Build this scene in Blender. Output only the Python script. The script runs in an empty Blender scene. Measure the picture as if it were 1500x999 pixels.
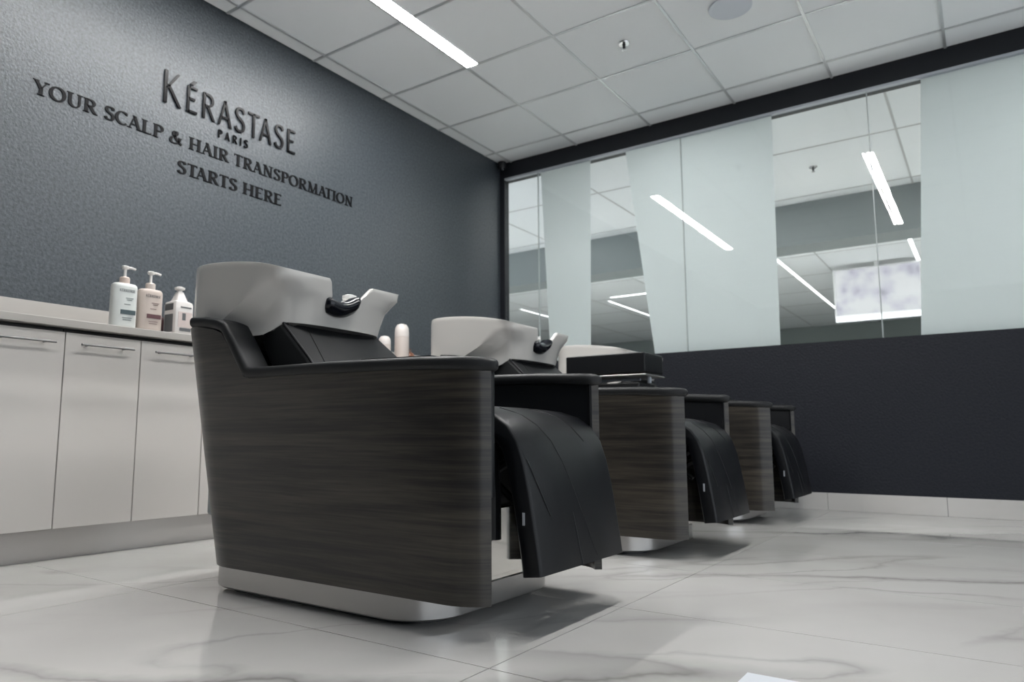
import bpy, bmesh, math, random
from mathutils import Vector, Matrix
S = bpy.context.scene
COL = S.collection
rnd = random.Random(7)

# ------------------------------------------------------------------ camera
cam_d = bpy.data.cameras.new('camera')
cam = bpy.data.objects.new('camera', cam_d); COL.objects.link(cam)
YAW, PITCH = math.radians(35.468), math.radians(6.999)
fw = Vector((math.cos(YAW)*math.cos(PITCH), math.sin(YAW)*math.cos(PITCH), math.sin(PITCH)))
rt = Vector((math.sin(YAW), -math.cos(YAW), 0)); up = rt.cross(fw)
cam.matrix_world = Matrix(((rt.x, up.x, -fw.x, -4.764), (rt.y, up.y, -fw.y, -3.176), (rt.z, up.z, -fw.z, .434), (0, 0, 0, 1)))
cam_d.sensor_width = 36; cam_d.lens = 1047.74/1500*36
cam_d.shift_x = (750-701.36)/1500; cam_d.shift_y = (511.73-499.5)/1500
cam_d.clip_start = .02
cam_d.dof.use_dof = True; cam_d.dof.focus_distance = 1.75; cam_d.dof.aperture_fstop = 4.5
S.camera = cam

# ------------------------------------------------------------------ world and exposure
W = bpy.data.worlds.new('world'); S.world = W; W.use_nodes = True
W.node_tree.nodes['Background'].inputs[0].default_value = (.83, .89, .95, 1)
W.node_tree.nodes['Background'].inputs[1].default_value = .75
vs = S.view_settings
vs.view_transform = 'Standard'; vs.look = 'None'; vs.gamma = 1; vs.use_curve_mapping = False
vs.exposure = 1.0
S.cycles.max_bounces = 8; S.cycles.diffuse_bounces = 4; S.cycles.glossy_bounces = 4
S.cycles.transparent_max_bounces = 12; S.cycles.caustics_reflective = False; S.cycles.caustics_refractive = False
STRIP = 52.0      # light of the ceiling strips in this room
STRIP2 = 43.0     # light of the unseen strips added in the room beyond the glass

# ------------------------------------------------------------------ materials
def mat(name, col=(.8, .8, .8), rough=.5, metal=0, spec=.5, emit=None, es=0, coat=0):
    m = bpy.data.materials.new(name); m.use_nodes = True
    b = m.node_tree.nodes['Principled BSDF']
    b.inputs['Base Color'].default_value = (*col, 1); b.inputs['Roughness'].default_value = rough
    b.inputs['Metallic'].default_value = metal; b.inputs['Specular IOR Level'].default_value = spec
    b.inputs['Coat Weight'].default_value = coat
    if emit:
        b.inputs['Emission Color'].default_value = (*emit, 1); b.inputs['Emission Strength'].default_value = es
    return m
def nodes(m): return m.node_tree.nodes, m.node_tree.links, m.node_tree.nodes['Principled BSDF']
def nd(m, t, **kw):
    n = m.node_tree.nodes.new(t)
    for k, v in kw.items():
        if k in n.inputs.keys(): n.inputs[k].default_value = v
        else: setattr(n, k, v)
    return n
def coords(m, scale=(1, 1, 1), rand=False, kind='Object'):
    N, L, b = nodes(m)
    tc = nd(m, 'ShaderNodeTexCoord'); mp = nd(m, 'ShaderNodeMapping'); mp.inputs['Scale'].default_value = scale
    if rand:
        oi = nd(m, 'ShaderNodeObjectInfo'); mu = nd(m, 'ShaderNodeVectorMath', operation='SCALE')
        mu.inputs[0].default_value = (17, 31, 23)
        L.new(oi.outputs['Location'], mu.inputs[0]); mu.inputs['Scale'].default_value = 1.0; ad = nd(m, 'ShaderNodeVectorMath', operation='ADD')
        L.new(tc.outputs[kind], ad.inputs[0]); L.new(mu.outputs[0], ad.inputs[1]); L.new(ad.outputs[0], mp.inputs['Vector'])
    else: L.new(tc.outputs[kind], mp.inputs['Vector'])
    return mp
def ramp(m, stops):
    r = nd(m, 'ShaderNodeValToRGB'); e = r.color_ramp.elements
    while len(e) < len(stops): e.new(.5)
    for i, (p, c) in enumerate(stops): e[i].position = p; e[i].color = (*c, 1) if len(c) == 3 else c
    return r
def bump(m, src, strength, dist=.002):
    N, L, b = nodes(m)
    bp = nd(m, 'ShaderNodeBump'); bp.inputs['Strength'].default_value = strength; bp.inputs['Distance'].default_value = dist
    L.new(src, bp.inputs['Height']); L.new(bp.outputs[0], b.inputs['Normal'])

def wallpaper(name, c0, c1, rough, spec=.5):
    m = mat(name, c0, rough, spec=spec); N, L, b = nodes(m)
    mp = coords(m)
    n1 = nd(m, 'ShaderNodeTexNoise', Scale=70.0, Detail=4.0, Roughness=.7); L.new(mp.outputs[0], n1.inputs['Vector'])
    r = ramp(m, [(.35, c0), (.72, c1)]); L.new(n1.outputs[0], r.inputs[0]); L.new(r.outputs[0], b.inputs['Base Color'])
    v = nd(m, 'ShaderNodeTexNoise', Scale=85.0, Detail=3.0); L.new(mp.outputs[0], v.inputs['Vector'])
    bump(m, v.outputs[0], .8, .003)
    return m
M_WALL = wallpaper('navy_vinyl_wallpaper', (.029, .036, .043), (.078, .092, .106), .38)
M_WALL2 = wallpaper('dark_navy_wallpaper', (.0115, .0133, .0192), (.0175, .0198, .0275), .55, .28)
M_NAVY = mat('navy_trim', (.009, .0105, .0145), .45, spec=.35)

def wood():
    m = mat('smoked_oak', (.06, .05, .04), .36, spec=.36); N, L, b = nodes(m)
    mp = coords(m, (1.3, 1.3, 26))
    n = nd(m, 'ShaderNodeTexNoise', Scale=1.0, Detail=6.0, Roughness=.62, Distortion=.25); L.new(mp.outputs[0], n.inputs['Vector'])
    mp2 = coords(m, (5, 5, 220)); n2 = nd(m, 'ShaderNodeTexNoise', Scale=1.0, Detail=3.0); L.new(mp2.outputs[0], n2.inputs['Vector'])
    mx = nd(m, 'ShaderNodeMath', operation='MULTIPLY_ADD'); L.new(n2.outputs[0], mx.inputs[0]); mx.inputs[1].default_value = .42
    L.new(n.outputs[0], mx.inputs[2])
    r = ramp(m, [(.42, (.0055, .0056, .0066)), (.62, (.0165, .0152, .0138)), (.92, (.062, .053, .042))])
    L.new(mx.outputs[0], r.inputs[0]); L.new(r.outputs[0], b.inputs['Base Color'])
    bump(m, mx.outputs[0], .15, .001)
    return m
M_WOOD = wood(); M_WOOD.node_tree.nodes['Principled BSDF'].inputs['Coat Weight'].default_value = .3; M_WOOD.node_tree.nodes['Principled BSDF'].inputs['Coat Roughness'].default_value = .16
def leather(name, c, rough):
    m = mat(name, c, rough, spec=.33); N, L, b = nodes(m); mp = coords(m)
    n = nd(m, 'ShaderNodeTexVoronoi', Scale=420.0); L.new(mp.outputs[0], n.inputs['Vector']); bump(m, n.outputs[0], .25, .0006)
    return m
M_LEATHER = leather('black_leather', (.004, .0047, .0062), .38)
M_LEATHER2 = leather('black_leather_paler', (.011, .0118, .013), .48)  # slightly paler, rougher leather for the armrests and backrest
M_BLACK = mat('black_plastic', (.006, .0065, .008), .4)
M_GEL = mat('black_gel', (.006, .007, .011), .18)
M_CERAMIC = mat('white_ceramic', (.57, .555, .53), .09, coat=.3)
M_STEEL = mat('brushed_steel', (.44, .43, .42), .33, .9)
M_HANDLE = mat('dark_steel_bar', (.2, .2, .2), .42, .8)
M_MIRROR = mat('polished_steel', (.72, .7, .67), .06, 1)
M_CHROME = mat('chrome', (.75, .75, .75), .15, 1)
M_ALU = mat('anodised_aluminium', (.52, .55, .6), .45, .4)
M_CAB = mat('off_white_laminate', (.66, .63, .60), .22)
M_COUNTER = mat('warm_grey_laminate', (.42, .4, .375), .35)
M_TOE = mat('satin_kick_board', (.56, .54, .52), .25, .3)
M_CARC = mat('cabinet_carcass', (.03, .03, .03), .6)
M_TILE_C = mat('white_mineral_tile', (.93, .955, .97), .85, spec=.2)
M_GRID = mat('white_grid_bar', (.66, .68, .69), .3, .55, spec=.8)
M_WHITE = mat('plain_white', (.8, .8, .8), .5)
M_OFFW = mat('plain_pale_wall', (.7, .7, .69), .7)
M_GREYWALL = mat('grey_green_wall', (.25, .28, .275), .7)
M_GREYBEAM = mat('grey_bulkhead', (.27, .3, .3), .7)
M_GREYBEAM2 = mat('grey_bulkhead_soffit', (.6, .63, .63), .7)
M_LIGHT = mat('strip_diffuser', (1, 1, 1), .5, emit=(1, .99, .975), es=STRIP)
M_LIGHT2 = mat('added_strip_diffuser', (1, 1, 1), .5, emit=(.99, 1, .985), es=STRIP2)  # only for the unseen strips added to brighten the far room
M_LIGHT3 = mat('thin_strip_diffuser', (1, 1, 1), .5, emit=(.97, .99, 1), es=1.7)
M_SPK = mat('speaker_grille_grey', (.70, .74, .80), .6)
M_LETTER = mat('black_acrylic', (.003, .003, .004), .25, spec=.12)
M_JOINT = mat('clear_sealant', (.42, .46, .46), .3)
M_LETTER2 = mat('black_matt_vinyl', (.004, .004, .005), .55, spec=.12)
M_PAPER = mat('white_paper', (.62, .65, .69), .5)
M_GROUT = mat('grey_grout', (.30, .29, .28), .8)

def marble():
    m = mat('white_marble', (.7, .69, .67), .045, spec=.72); N, L, b = nodes(m)
    mp = coords(m, (1, 1, 1), rand=True)
    mp.inputs['Location'].default_value = (3.3, 1.7, .43)
    w = nd(m, 'ShaderNodeTexNoise', Scale=2.2, Detail=5.0, Roughness=.6); L.new(mp.outputs[0], w.inputs['Vector'])
    sc = nd(m, 'ShaderNodeVectorMath', operation='SCALE'); sc.inputs['Scale'].default_value = .22; L.new(w.outputs['Color'], sc.inputs[0])
    ad = nd(m, 'ShaderNodeVectorMath', operation='ADD'); L.new(mp.outputs[0], ad.inputs[0]); L.new(sc.outputs[0], ad.inputs[1])
    def veins(rotz, sx, sy, loc, core, halo, m0, m1):
        ro = nd(m, 'ShaderNodeMapping'); ro.inputs['Rotation'].default_value = (0, 0, rotz); L.new(ad.outputs[0], ro.inputs['Vector'])
        rot = nd(m, 'ShaderNodeMapping'); rot.inputs['Scale'].default_value = (sx, sy, 1); rot.inputs['Location'].default_value = loc; L.new(ro.outputs[0], rot.inputs['Vector'])
        v = nd(m, 'ShaderNodeTexNoise', Scale=1.0, Detail=1.5, Roughness=.4); L.new(rot.outputs[0], v.inputs['Vector'])
        s = nd(m, 'ShaderNodeMath', operation='SUBTRACT'); L.new(v.outputs[0], s.inputs[0]); s.inputs[1].default_value = .5
        a = nd(m, 'ShaderNodeMath', operation='ABSOLUTE'); L.new(s.outputs[0], a.inputs[0])
        k = nd(m, 'ShaderNodeTexNoise', Scale=1.7, Detail=2.0); L.new(rot.outputs[0], k.inputs['Vector'])
        r = ramp(m, [(0, (1, 1, 1)), (core, (.55, .55, .55)), (halo, (0, 0, 0))]); L.new(a.outputs[0], r.inputs[0])
        kr = ramp(m, [(.38, (m0, m0, m0)), (.60, (m1, m1, m1))]); L.new(k.outputs[0], kr.inputs[0])
        mu = nd(m, 'ShaderNodeMath', operation='MULTIPLY'); L.new(r.outputs[0], mu.inputs[0]); L.new(kr.outputs[0], mu.inputs[1])
        return mu
    va = veins(-.54, 1.55, .26, (.35, 0, .31), .006, .034, .03, .9); vb = veins(-.80, 2.9, .5, (5.2, 2.1, .77), .005, .018, 0, .42)
    mu = nd(m, 'ShaderNodeMath', operation='MAXIMUM'); L.new(va.outputs[0], mu.inputs[0]); L.new(vb.outputs[0], mu.inputs[1])
    cl = nd(m, 'ShaderNodeTexNoise', Scale=2.2, Detail=4.0); L.new(mp.outputs[0], cl.inputs['Vector'])
    cr = ramp(m, [(.3, (.56, .547, .528)), (.7, (.63, .62, .603))]); L.new(cl.outputs[0], cr.inputs[0])
    mx = nd(m, 'ShaderNodeMixRGB'); L.new(mu.outputs[0], mx.inputs[0]); L.new(cr.outputs[0], mx.inputs[1]); mx.inputs[2].default_value = (.235, .23, .222, 1)
    L.new(mx.outputs[0], b.inputs['Base Color'])
    return m
M_MARBLE = marble()

def glass():
    m = bpy.data.materials.new('clear_glass'); m.use_nodes = True; N = m.node_tree.nodes; L = m.node_tree.links
    N.remove(N['Principled BSDF']); out = N['Material Output']
    tr = N.new('ShaderNodeBsdfTransparent'); tr.inputs[0].default_value = (.972, .985, .983, 1)
    gl = N.new('ShaderNodeBsdfGlossy'); gl.inputs['Roughness'].default_value = .015
    lw = N.new('ShaderNodeLayerWeight'); lw.inputs['Blend'].default_value = .5
    p = N.new('ShaderNodeMath'); p.operation = 'POWER'; p.inputs[1].default_value = 5; L.new(lw.outputs['Facing'], p.inputs[0])
    q = N.new('ShaderNodeMath'); q.operation = 'MULTIPLY_ADD'; q.inputs[1].default_value = .5; q.inputs[2].default_value = .045; L.new(p.outputs[0], q.inputs[0])
    mx = N.new('ShaderNodeMixShader'); L.new(q.outputs[0], mx.inputs[0]); L.new(tr.outputs[0], mx.inputs[1]); L.new(gl.outputs[0], mx.inputs[2])
    L.new(mx.outputs[0], out.inputs[0]); return m
M_GLASS = glass()
def film():
    m = bpy.data.materials.new('frosted_film'); m.use_nodes = True; N = m.node_tree.nodes; L = m.node_tree.links
    N.remove(N['Principled BSDF']); out = N['Material Output']
    d = N.new('ShaderNodeBsdfDiffuse'); d.inputs[0].default_value = (.84, .87, .875, 1)
    t = N.new('ShaderNodeBsdfTranslucent'); t.inputs[0].default_value = (.88, .91, .915, 1)
    mx = N.new('ShaderNodeMixShader'); mx.inputs[0].default_value = .62; L.new(d.outputs[0], mx.inputs[1]); L.new(t.outputs[0], mx.inputs[2])
    L.new(mx.outputs[0], out.inputs[0]); return m
M_FILM = film()
def screen():
    m = mat('reflected_picture', (.02, .02, .02), .3, es=1); N, L, b = nodes(m); mp = coords(m)
    v = nd(m, 'ShaderNodeTexVoronoi', Scale=4.5); L.new(mp.outputs[0], v.inputs['Vector'])
    n = nd(m, 'ShaderNodeTexNoise', Scale=5.0, Detail=2.0); L.new(mp.outputs[0], n.inputs['Vector'])
    mx = nd(m, 'ShaderNodeMath', operation='MULTIPLY_ADD'); L.new(v.outputs['Distance'], mx.inputs[0]); mx.inputs[1].default_value = .6; L.new(n.outputs[0], mx.inputs[2])
    r = ramp(m, [(.45, (.42, .42, .49)), (.62, (.66, .66, .76)), (.9, (.86, .88, .9))]); L.new(mx.outputs[0], r.inputs[0])
    L.new(r.outputs[0], b.inputs['Emission Color']); b.inputs['Emission Strength'].default_value = .42
    return m
M_SCREEN = screen()

# ------------------------------------------------------------------ mesh helpers
def new_obj(name, me, parent=None, loc=(0, 0, 0)):
    o = bpy.data.objects.new(name, me); COL.objects.link(o); o.location = loc
    if parent is not None: o.parent = parent
    return o
def build(name, bm, m, parent=None, smooth=False, loc=(0, 0, 0), bevel=0, seg=2, subsurf=0):
    bmesh.ops.recalc_face_normals(bm, faces=bm.faces)
    me = bpy.data.meshes.new(name); bm.to_mesh(me); bm.free()
    me.materials.append(m)
    if smooth:
        me.polygons.foreach_set('use_smooth', [True]*len(me.polygons))
        me.set_sharp_from_angle(angle=math.radians(35 if smooth is True else smooth))
    o = new_obj(name, me, parent, loc)
    if bevel:
        md = o.modifiers.new('bevel', 'BEVEL'); md.width = bevel; md.segments = seg; md.limit_method = 'ANGLE'; md.angle_limit = math.radians(40)
        me.polygons.foreach_set('use_smooth', [True]*len(me.polygons)); md.harden_normals = True
    return o
def box(bm, x0, x1, y0, y1, z0, z1):
    vs_ = [bm.verts.new((x, y, z)) for x in (x0, x1) for y in (y0, y1) for z in (z0, z1)]
    for f in ((0, 1, 3, 2), (4, 6, 7, 5), (0, 4, 5, 1), (2, 3, 7, 6), (0, 2, 6, 4), (1, 5, 7, 3)): bm.faces.new([vs_[i] for i in f])
def boxo(name, b, m, parent=None, bevel=0, loc=(0, 0, 0), seg=2):
    bm = bmesh.new(); box(bm, *b); return build(name, bm, m, parent, bevel=bevel, loc=loc, seg=seg)
def loft(bm, secs, cap=True, closed=True):
    rows = [[bm.verts.new(p) for p in s] for s in secs]; n = len(rows[0])
    for a, b in zip(rows, rows[1:]):
        for i in range(n if closed else n-1):
            j = (i+1) % n; bm.faces.new((a[i], a[j], b[j], b[i]))
    if cap and closed: bm.faces.new(rows[0][::-1]); bm.faces.new(rows[-1])
    return rows
def lathe(bm, prof, c=(0, 0, 0), n=24, sx=1, sy=1, pw=2):
    secs = []
    for r, z in prof:
        s = []
        for i in range(n):
            a = 2*math.pi*i/n; ca, sa = math.cos(a), math.sin(a)
            k = (abs(ca)**pw+abs(sa)**pw)**(-1/pw)
            s.append((c[0]+r*sx*k*ca, c[1]+r*sy*k*sa, c[2]+z))
        secs.append(s)
    loft(bm, secs)
def tube(bm, pts, r, n=8):
    pts = [Vector(p) for p in pts]; secs = []
    for i, p in enumerate(pts):
        t = (pts[min(i+1, len(pts)-1)]-pts[max(i-1, 0)]).normalized()
        u = t.cross(Vector((0, 0, 1)) if abs(t.z) < .9 else Vector((1, 0, 0))).normalized(); v = t.cross(u)
        secs.append([p+u*r*math.cos(2*math.pi*k/n)+v*r*math.sin(2*math.pi*k/n) for k in range(n)])
    loft(bm, secs)
def empty(name, loc=(0, 0, 0), rz=0):
    o = bpy.data.objects.new(name, None); COL.objects.link(o); o.location = loc; o.rotation_euler = (0, 0, rz); o.empty_display_size = .1
    return o
def tag(o, label, cat, group=None):
    o['label'] = label; o['category'] = cat
    if group: o['group'] = group
    return o
def struct(o): o['kind'] = 'structure'; return o
def lerp(a, b, t): return a+(b-a)*t
def pw(x, tab):
    if x <= tab[0][0]: return tab[0][1]
    for (a, fa), (b, fb) in zip(tab, tab[1:]):
        if x <= b: return lerp(fa, fb, (x-a)/(b-a))
    return tab[-1][1]
def catmull(P, k=6):
    out = []; n = len(P)
    for i in range(n-1):
        p0, p1, p2, p3 = P[max(i-1, 0)], P[i], P[i+1], P[min(i+2, n-1)]
        for s in range(k):
            t = s/k
            out.append(tuple(.5*(2*b+(c-a)*t+(2*a-5*b+4*c-d)*t*t+(3*b-a-3*c+d)*t**3) for a, b, c, d in zip(p0, p1, p2, p3)))
    out.append(tuple(P[-1])); return out

# ------------------------------------------------------------------ this room: shell
H = 2.677
XL, YF = -8.2, -7.0
floor = struct(boxo('floor', (XL, .1, YF, .1, -.08, -.004), M_GROUT))
def floor_tiles(parent, x0, x1, y0, y1):
    bm = bmesh.new(); box(bm, .0012, .5988, .0012, 1.1988, -.004, 0); bmesh.ops.recalc_face_normals(bm, faces=bm.faces)
    me = bpy.data.meshes.new('floor_tile'); bm.to_mesh(me); bm.free(); me.materials.append(M_MARBLE)
    xs = [-.6*i for i in range(1, 14)]; ys = [-2.37-1.2*3, -2.37-1.2*2, -2.37-1.2, -2.37, -1.17]
    for y in ys:
        for x in xs:
            new_obj('floor_tile', me, parent, (x, y, 0))
    bm = bmesh.new(); box(bm, .0012, .5988, .0012, .0688, -.004, 0); bmesh.ops.recalc_face_normals(bm, faces=bm.faces)
    me2 = bpy.data.meshes.new('floor_tile_cut'); bm.to_mesh(me2); bm.free(); me2.materials.append(M_MARBLE)
    for x in xs: new_obj('floor_tile', me2, parent, (x, .03, 0))
floor_tiles(floor, 0, 0, 0, 0)

wb = struct(boxo('wall_back', (XL, .12, 0, .12, 0, H+.06), M_WALL))
wl = struct(boxo('added_wall_left', (XL-.12, XL, YF, .12, 0, H+.06), M_WALL2))  # unseen dark wall, added to keep light off the chair and basin sides
wr = struct(boxo('wall_right', (0, .12, YF, 0, 0, 1.009), M_WALL2))
hd = struct(boxo('trim_1', (-.004, .12, YF, 0, 2.556, H+.06), M_NAVY))

# marble skirting under the glass wall, one piece per floor tile
sk = struct(empty('baseboard_right', (-.012, 0, 0)))
bm = bmesh.new(); box(bm, 0, .011, -.5988, -.0012, 0.001, .104); bmesh.ops.recalc_face_normals(bm, faces=bm.faces)
me = bpy.data.meshes.new('skirting_tile'); bm.to_mesh(me); bm.free(); me.materials.append(M_MARBLE)
for k in range(12): new_obj('skirting_tile', me, sk, (0, .05-.6*k, 0))

# suspended ceiling: mineral tiles in a bar grid
AX, BX = .113, .233
ceil = struct(boxo('ceiling', (XL, .12, YF, .12, H+.03, H+.08), M_WHITE))
LIGHT_Y = (-.76, -2.53)
def rectmesh(name, w, d, m, z0, z1, bev=0):
    bm = bmesh.new(); box(bm, 0, w, 0, d, z0, z1); bmesh.ops.recalc_face_normals(bm, faces=bm.faces)
    me = bpy.data.meshes.new(name); bm.to_mesh(me); bm.free(); me.materials.append(m); return me
xl = [0, -BX]+[-BX-.6*i for i in range(1, 14)]; xl = [x for x in xl if x > XL]+[XL]
yl = [0, -AX]+[-AX-.6*i for i in range(1, 13)]; yl = [y for y in yl if y > YF]+[YF]
cache = {}
G = .0075
STRIPS = [(-3.78, -1.433, LIGHT_Y[0]), (-3.78, -1.433, LIGHT_Y[1])]
def in_strip(xa, xb, y0, y1):     # the strips sit along the edge of a tile row, so those tiles are narrower
    for a, b, y in STRIPS:
        if xa < b-.05 and xb > a+.05 and y0 < y < y1: return y
    return None
for xa, xb in zip(xl[1:], xl):
    for ya, yb in zip(yl[1:], yl):
        y = in_strip(xa, xb, ya, yb); y1 = yb-G
        if y is not None: y1 = y-.042
        y0 = ya+G
        key = (round(xb-xa, 3), round(y1-y0, 3))
        if key not in cache: cache[key] = rectmesh('ceiling_tile', xb-xa-2*G, y1-y0, M_TILE_C, 0, .012)
        new_obj('ceiling_tile', cache[key], ceil, (xa+G, y0, H+.006))
for y in yl[1:-1]:
    boxo('grid_bar', (XL, 0, y-G, y+G, H, H+.025), M_GRID, ceil)
for x in xl[1:-1]:
    for ya, yb in zip(yl[1:], yl):
        y = in_strip(x-.3, x+.3, ya, yb); y1 = yb-G if y is None or abs(x+1.433) < .02 else y-.042
        boxo('grid_bar', (x-G, x+G, ya+G, y1, H+.0004, H+.025), M_GRID, ceil)
def strip_light(x0, x1, y, z, m, label, group=None, hw=.04):
    t = empty('strip_light', ((x0+x1)/2, y, z)); l = (x1-x0)/2
    boxo('diffuser', (-l, l, -hw, hw, .001, .02), m, t)
    bm = bmesh.new(); box(bm, -l, l, -hw-.003, -hw, -.001, .03); box(bm, -l, l, hw, hw+.003, -.001, .03)
    box(bm, -l-.003, -l, -hw-.003, hw+.003, -.001, .03); box(bm, l, l+.003, -hw-.003, hw+.003, -.001, .03)
    build('frame', bm, M_WHITE, t)
    return tag(t, label, 'light', group)
SL = ['white linear strip light in the ceiling above the lettered wall', 'white linear strip light in the ceiling over the footrests of the chairs']
for (a, b, y), lb in zip(STRIPS, SL): strip_light(a, b, y, H, M_LIGHT, lb)

# round ceiling speaker and sprinkler
t = tag(empty('ceiling_speaker', (-1.133, -2.213, H)), 'round grey flush speaker in a ceiling tile', 'speaker')
bm = bmesh.new(); lathe(bm, [(.092, -.002), (.098, -.004), (.108, -.003), (.11, .004)], n=48); build('rim', bm, M_SPK, t, smooth=True)
bm = bmesh.new(); lathe(bm, [(.001, -.0042), (.06, -.004), (.0925, -.0025), (.0925, .004)], n=48); build('grille', bm, M_SPK, t, smooth=True)
def sprinkler(x, y, label):
    t = tag(empty('sprinkler', (x, y, H)), label, 'sprinkler')
    bm = bmesh.new(); lathe(bm, [(.012, -.006), (.03, -.004), (.034, .002), (.034, .004)], n=28); build('escutcheon', bm, M_CHROME, t, smooth=True)
    bm = bmesh.new(); lathe(bm, [(.007, -.03), (.009, -.02), (.006, -.012), (.012, -.004)], n=14)
    for s in (-1, 1): tube(bm, [(s*.004, 0, -.01), (s*.013, 0, -.02), (s*.004, 0, -.036)], .002, 6)
    build('nozzle', bm, M_BLACK, t, smooth=True)
    bm = bmesh.new(); lathe(bm, [(.004, -.041), (.014, -.039), (.014, -.037), (.004, -.035)], n=16); build('deflector', bm, M_CHROME, t, smooth=True)
sprinkler(-1.133, -1.613, 'small chrome and black sprinkler in the ceiling tile beside the round speaker')

# small black dome camera in the corner
t = tag(empty('dome_camera', (-.055, -.055, 2.62)), 'small black dome camera high in the room corner', 'camera')
bm = bmesh.new(); lathe(bm, [(.03, 0), (.034, .01), (.034, .052), (.03, .056)], n=24); build('housing', bm, M_BLACK, t, smooth=True)
bm = bmesh.new(); lathe(bm, [(.002, -.02), (.016, -.014), (.024, 0), (.024, .004)], n=24); build('lens_dome', bm, M_GEL, t, smooth=True)

# ------------------------------------------------------------------ glass wall
win = struct(empty('window_1', (0, 0, 0)))
J = [-.046, -.355, -1.525, -2.695, -3.865, -5.035, -6.205, YF]
for ya, yb in zip(J[1:], J): boxo('pane', (.012, .022, ya+.0012, yb-.0012, 1.009, 2.545), M_GLASS, win)
for yj in J[1:-1]: boxo('pane_joint', (.011, .0228, yj-.0028, yj+.0028, 1.012, 2.541), M_JOINT, win)
boxo('jamb', (-.006, .06, -.045, 0, 1.009, 2.556), M_NAVY, win)
boxo('head_channel', (-.006, .034, YF, -.045, 2.540, 2.556), M_ALU, win, bevel=.003)
boxo('sill_channel', (.004, .03, YF, -.045, 1.006, 1.014), M_NAVY, win)
def filmo(pts):
    bm = bmesh.new(); a = [bm.verts.new((.0235, y, z)) for y, z in pts]; b = [bm.verts.new((.0243, y, z)) for y, z in pts]; n = len(pts)
    bm.faces.new(a); bm.faces.new(b[::-1])
    for i in range(n): bm.faces.new((a[i], b[i], b[(i+1) % n], a[(i+1) % n]))
    build('frosted_film', bm, M_FILM, win)
filmo([(-.375, 2.54), (-.817, 2.54), (-.788, 1.012), (-.447, 1.012)])
filmo([(-1.105, 2.54), (-2.138, 2.54), (-2.121, 1.012), (-1.287, 1.012)])
filmo([(-2.981, 2.54), (-4.3, 2.54), (-4.36, 1.012), (-2.885, 1.012)])
filmo([(-4.75, 2.54), (-5.9, 2.54), (-5.86, 1.012), (-4.9, 1.012)])

# ------------------------------------------------------------------ the room beyond the glass
FY0, FY1, FX = -6.0, 6.0, 11.0
struct(boxo('floor', (.12, FX, FY0, FY1, -.08, 0), mat('pale_floor', (.6, .6, .58), .35)))
c2 = struct(boxo('ceiling', (.0, FX, FY0, FY1, H+.03, H+.08), M_WHITE))
cx = [.1, 1.1, 2.3, 3.5, 4.7, 5.9, 7.1, 8.3, 9.5, 10.7, 11.0]; cy = [FY0]+[-2.76+1.2*k for k in range(-2, 8)]+[FY1]
cache2 = {}
for xa, xb in zip(cx, cx[1:]):
    for ya, yb in zip(cy, cy[1:]):
        key = (round(xb-xa, 3), round(yb-ya, 3))
        if key not in cache2: cache2[key] = rectmesh('ceiling_tile', xb-xa-2*G, yb-ya-2*G, M_TILE_C, 0, .012)
        new_obj('ceiling_tile', cache2[key], c2, (xa+G, ya+G, H+.006))
M_GRID2 = mat('grey_grid_bar', (.55, .56, .56), .5)
for y in cy[1:-1]: boxo('grid_bar', (.1, FX, y-G, y+G, H+.002, H+.025), M_GRID2, c2)
for x in cx[1:-1]: boxo('grid_bar', (x-G, x+G, FY0, FY1, H+.0024, H+.025), M_GRID2, c2)
bmk = struct(boxo('trim_2', (2.49, 2.86, FY0, FY1, 2.27, H+.03), M_GREYBEAM))
struct(boxo('wall_right', (FX, FX+.1, FY0, FY1, 0, H+.06), M_GREYWALL))
struct(boxo('wall_back', (.12, FX, FY1, FY1+.1, 0, H+.06), M_OFFW))
struct(boxo('wall_front', (.12, FX, FY0-.1, FY0, 0, H+.06), M_OFFW))
sprinkler(1.55, -2.114, 'tiny grey sprinkler in the ceiling of the room beyond the glass')
FAR = [(4.45, 9.6, -1.1, 'long thin ceiling light seen through the clear glass, running down to the lilac screen', .021), (4.2, 6.5, -2.57, 'short ceiling light above the right end of the lilac screen beyond the glass', .021),
       (6.0, 8.0, 1.85, 'thin ceiling light beyond the glass, between the two frosted bands', .021), (5.8, 6.9, 3.45, 'thin ceiling light beyond the clear glass next to the dark corner jamb', .021),
       (.6, 1.5, -1.5, 'unseen ceiling light added beyond the glass behind the wide frosted band', .04), (.5, 2.3, -4.2, 'unseen ceiling light added beyond the glass behind the right frosted band', .04)]  # last two strips are added out of sight to light the far room
for k_, (a, b, y, lb, hw) in enumerate(FAR): strip_light(a, b, y, H, M_LIGHT3 if k_ < 4 else M_LIGHT2, lb, hw=hw)
t = tag(empty('strip_light', (3.1, -.5, H)), 'long unseen crosswise ceiling light added beyond the glass, just behind the grey bulkhead', 'light')  # added out of sight to light the space past the bulkhead
boxo('diffuser', (-.05, .05, -4, 4, .001, .02), M_LIGHT2, t); bm = bmesh.new(); box(bm, -.055, -.05, -4, 4, -.001, .02); box(bm, .05, .055, -4, 4, -.001, .02); build('frame', bm, M_WHITE, t)
t = tag(empty('ceiling_light', (5.76, 1.4, H)), 'crosswise ceiling light beyond the glass, left of the wide frosted band', 'light')
boxo('diffuser', (-.04, .04, -.3, .3, .001, .02), M_LIGHT3, t); bm = bmesh.new(); box(bm, -.045, -.04, -.3, .3, -.001, .02); box(bm, .04, .045, -.3, .3, -.001, .02); build('frame', bm, M_WHITE, t)
t = tag(empty('reflected_screen', (5.5, -2.11, 2.0)), 'pale lilac glowing screen standing in for a reflection in the glass', 'screen')  # glowing panel set beyond the pane to imitate a reflection in the glass
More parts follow.
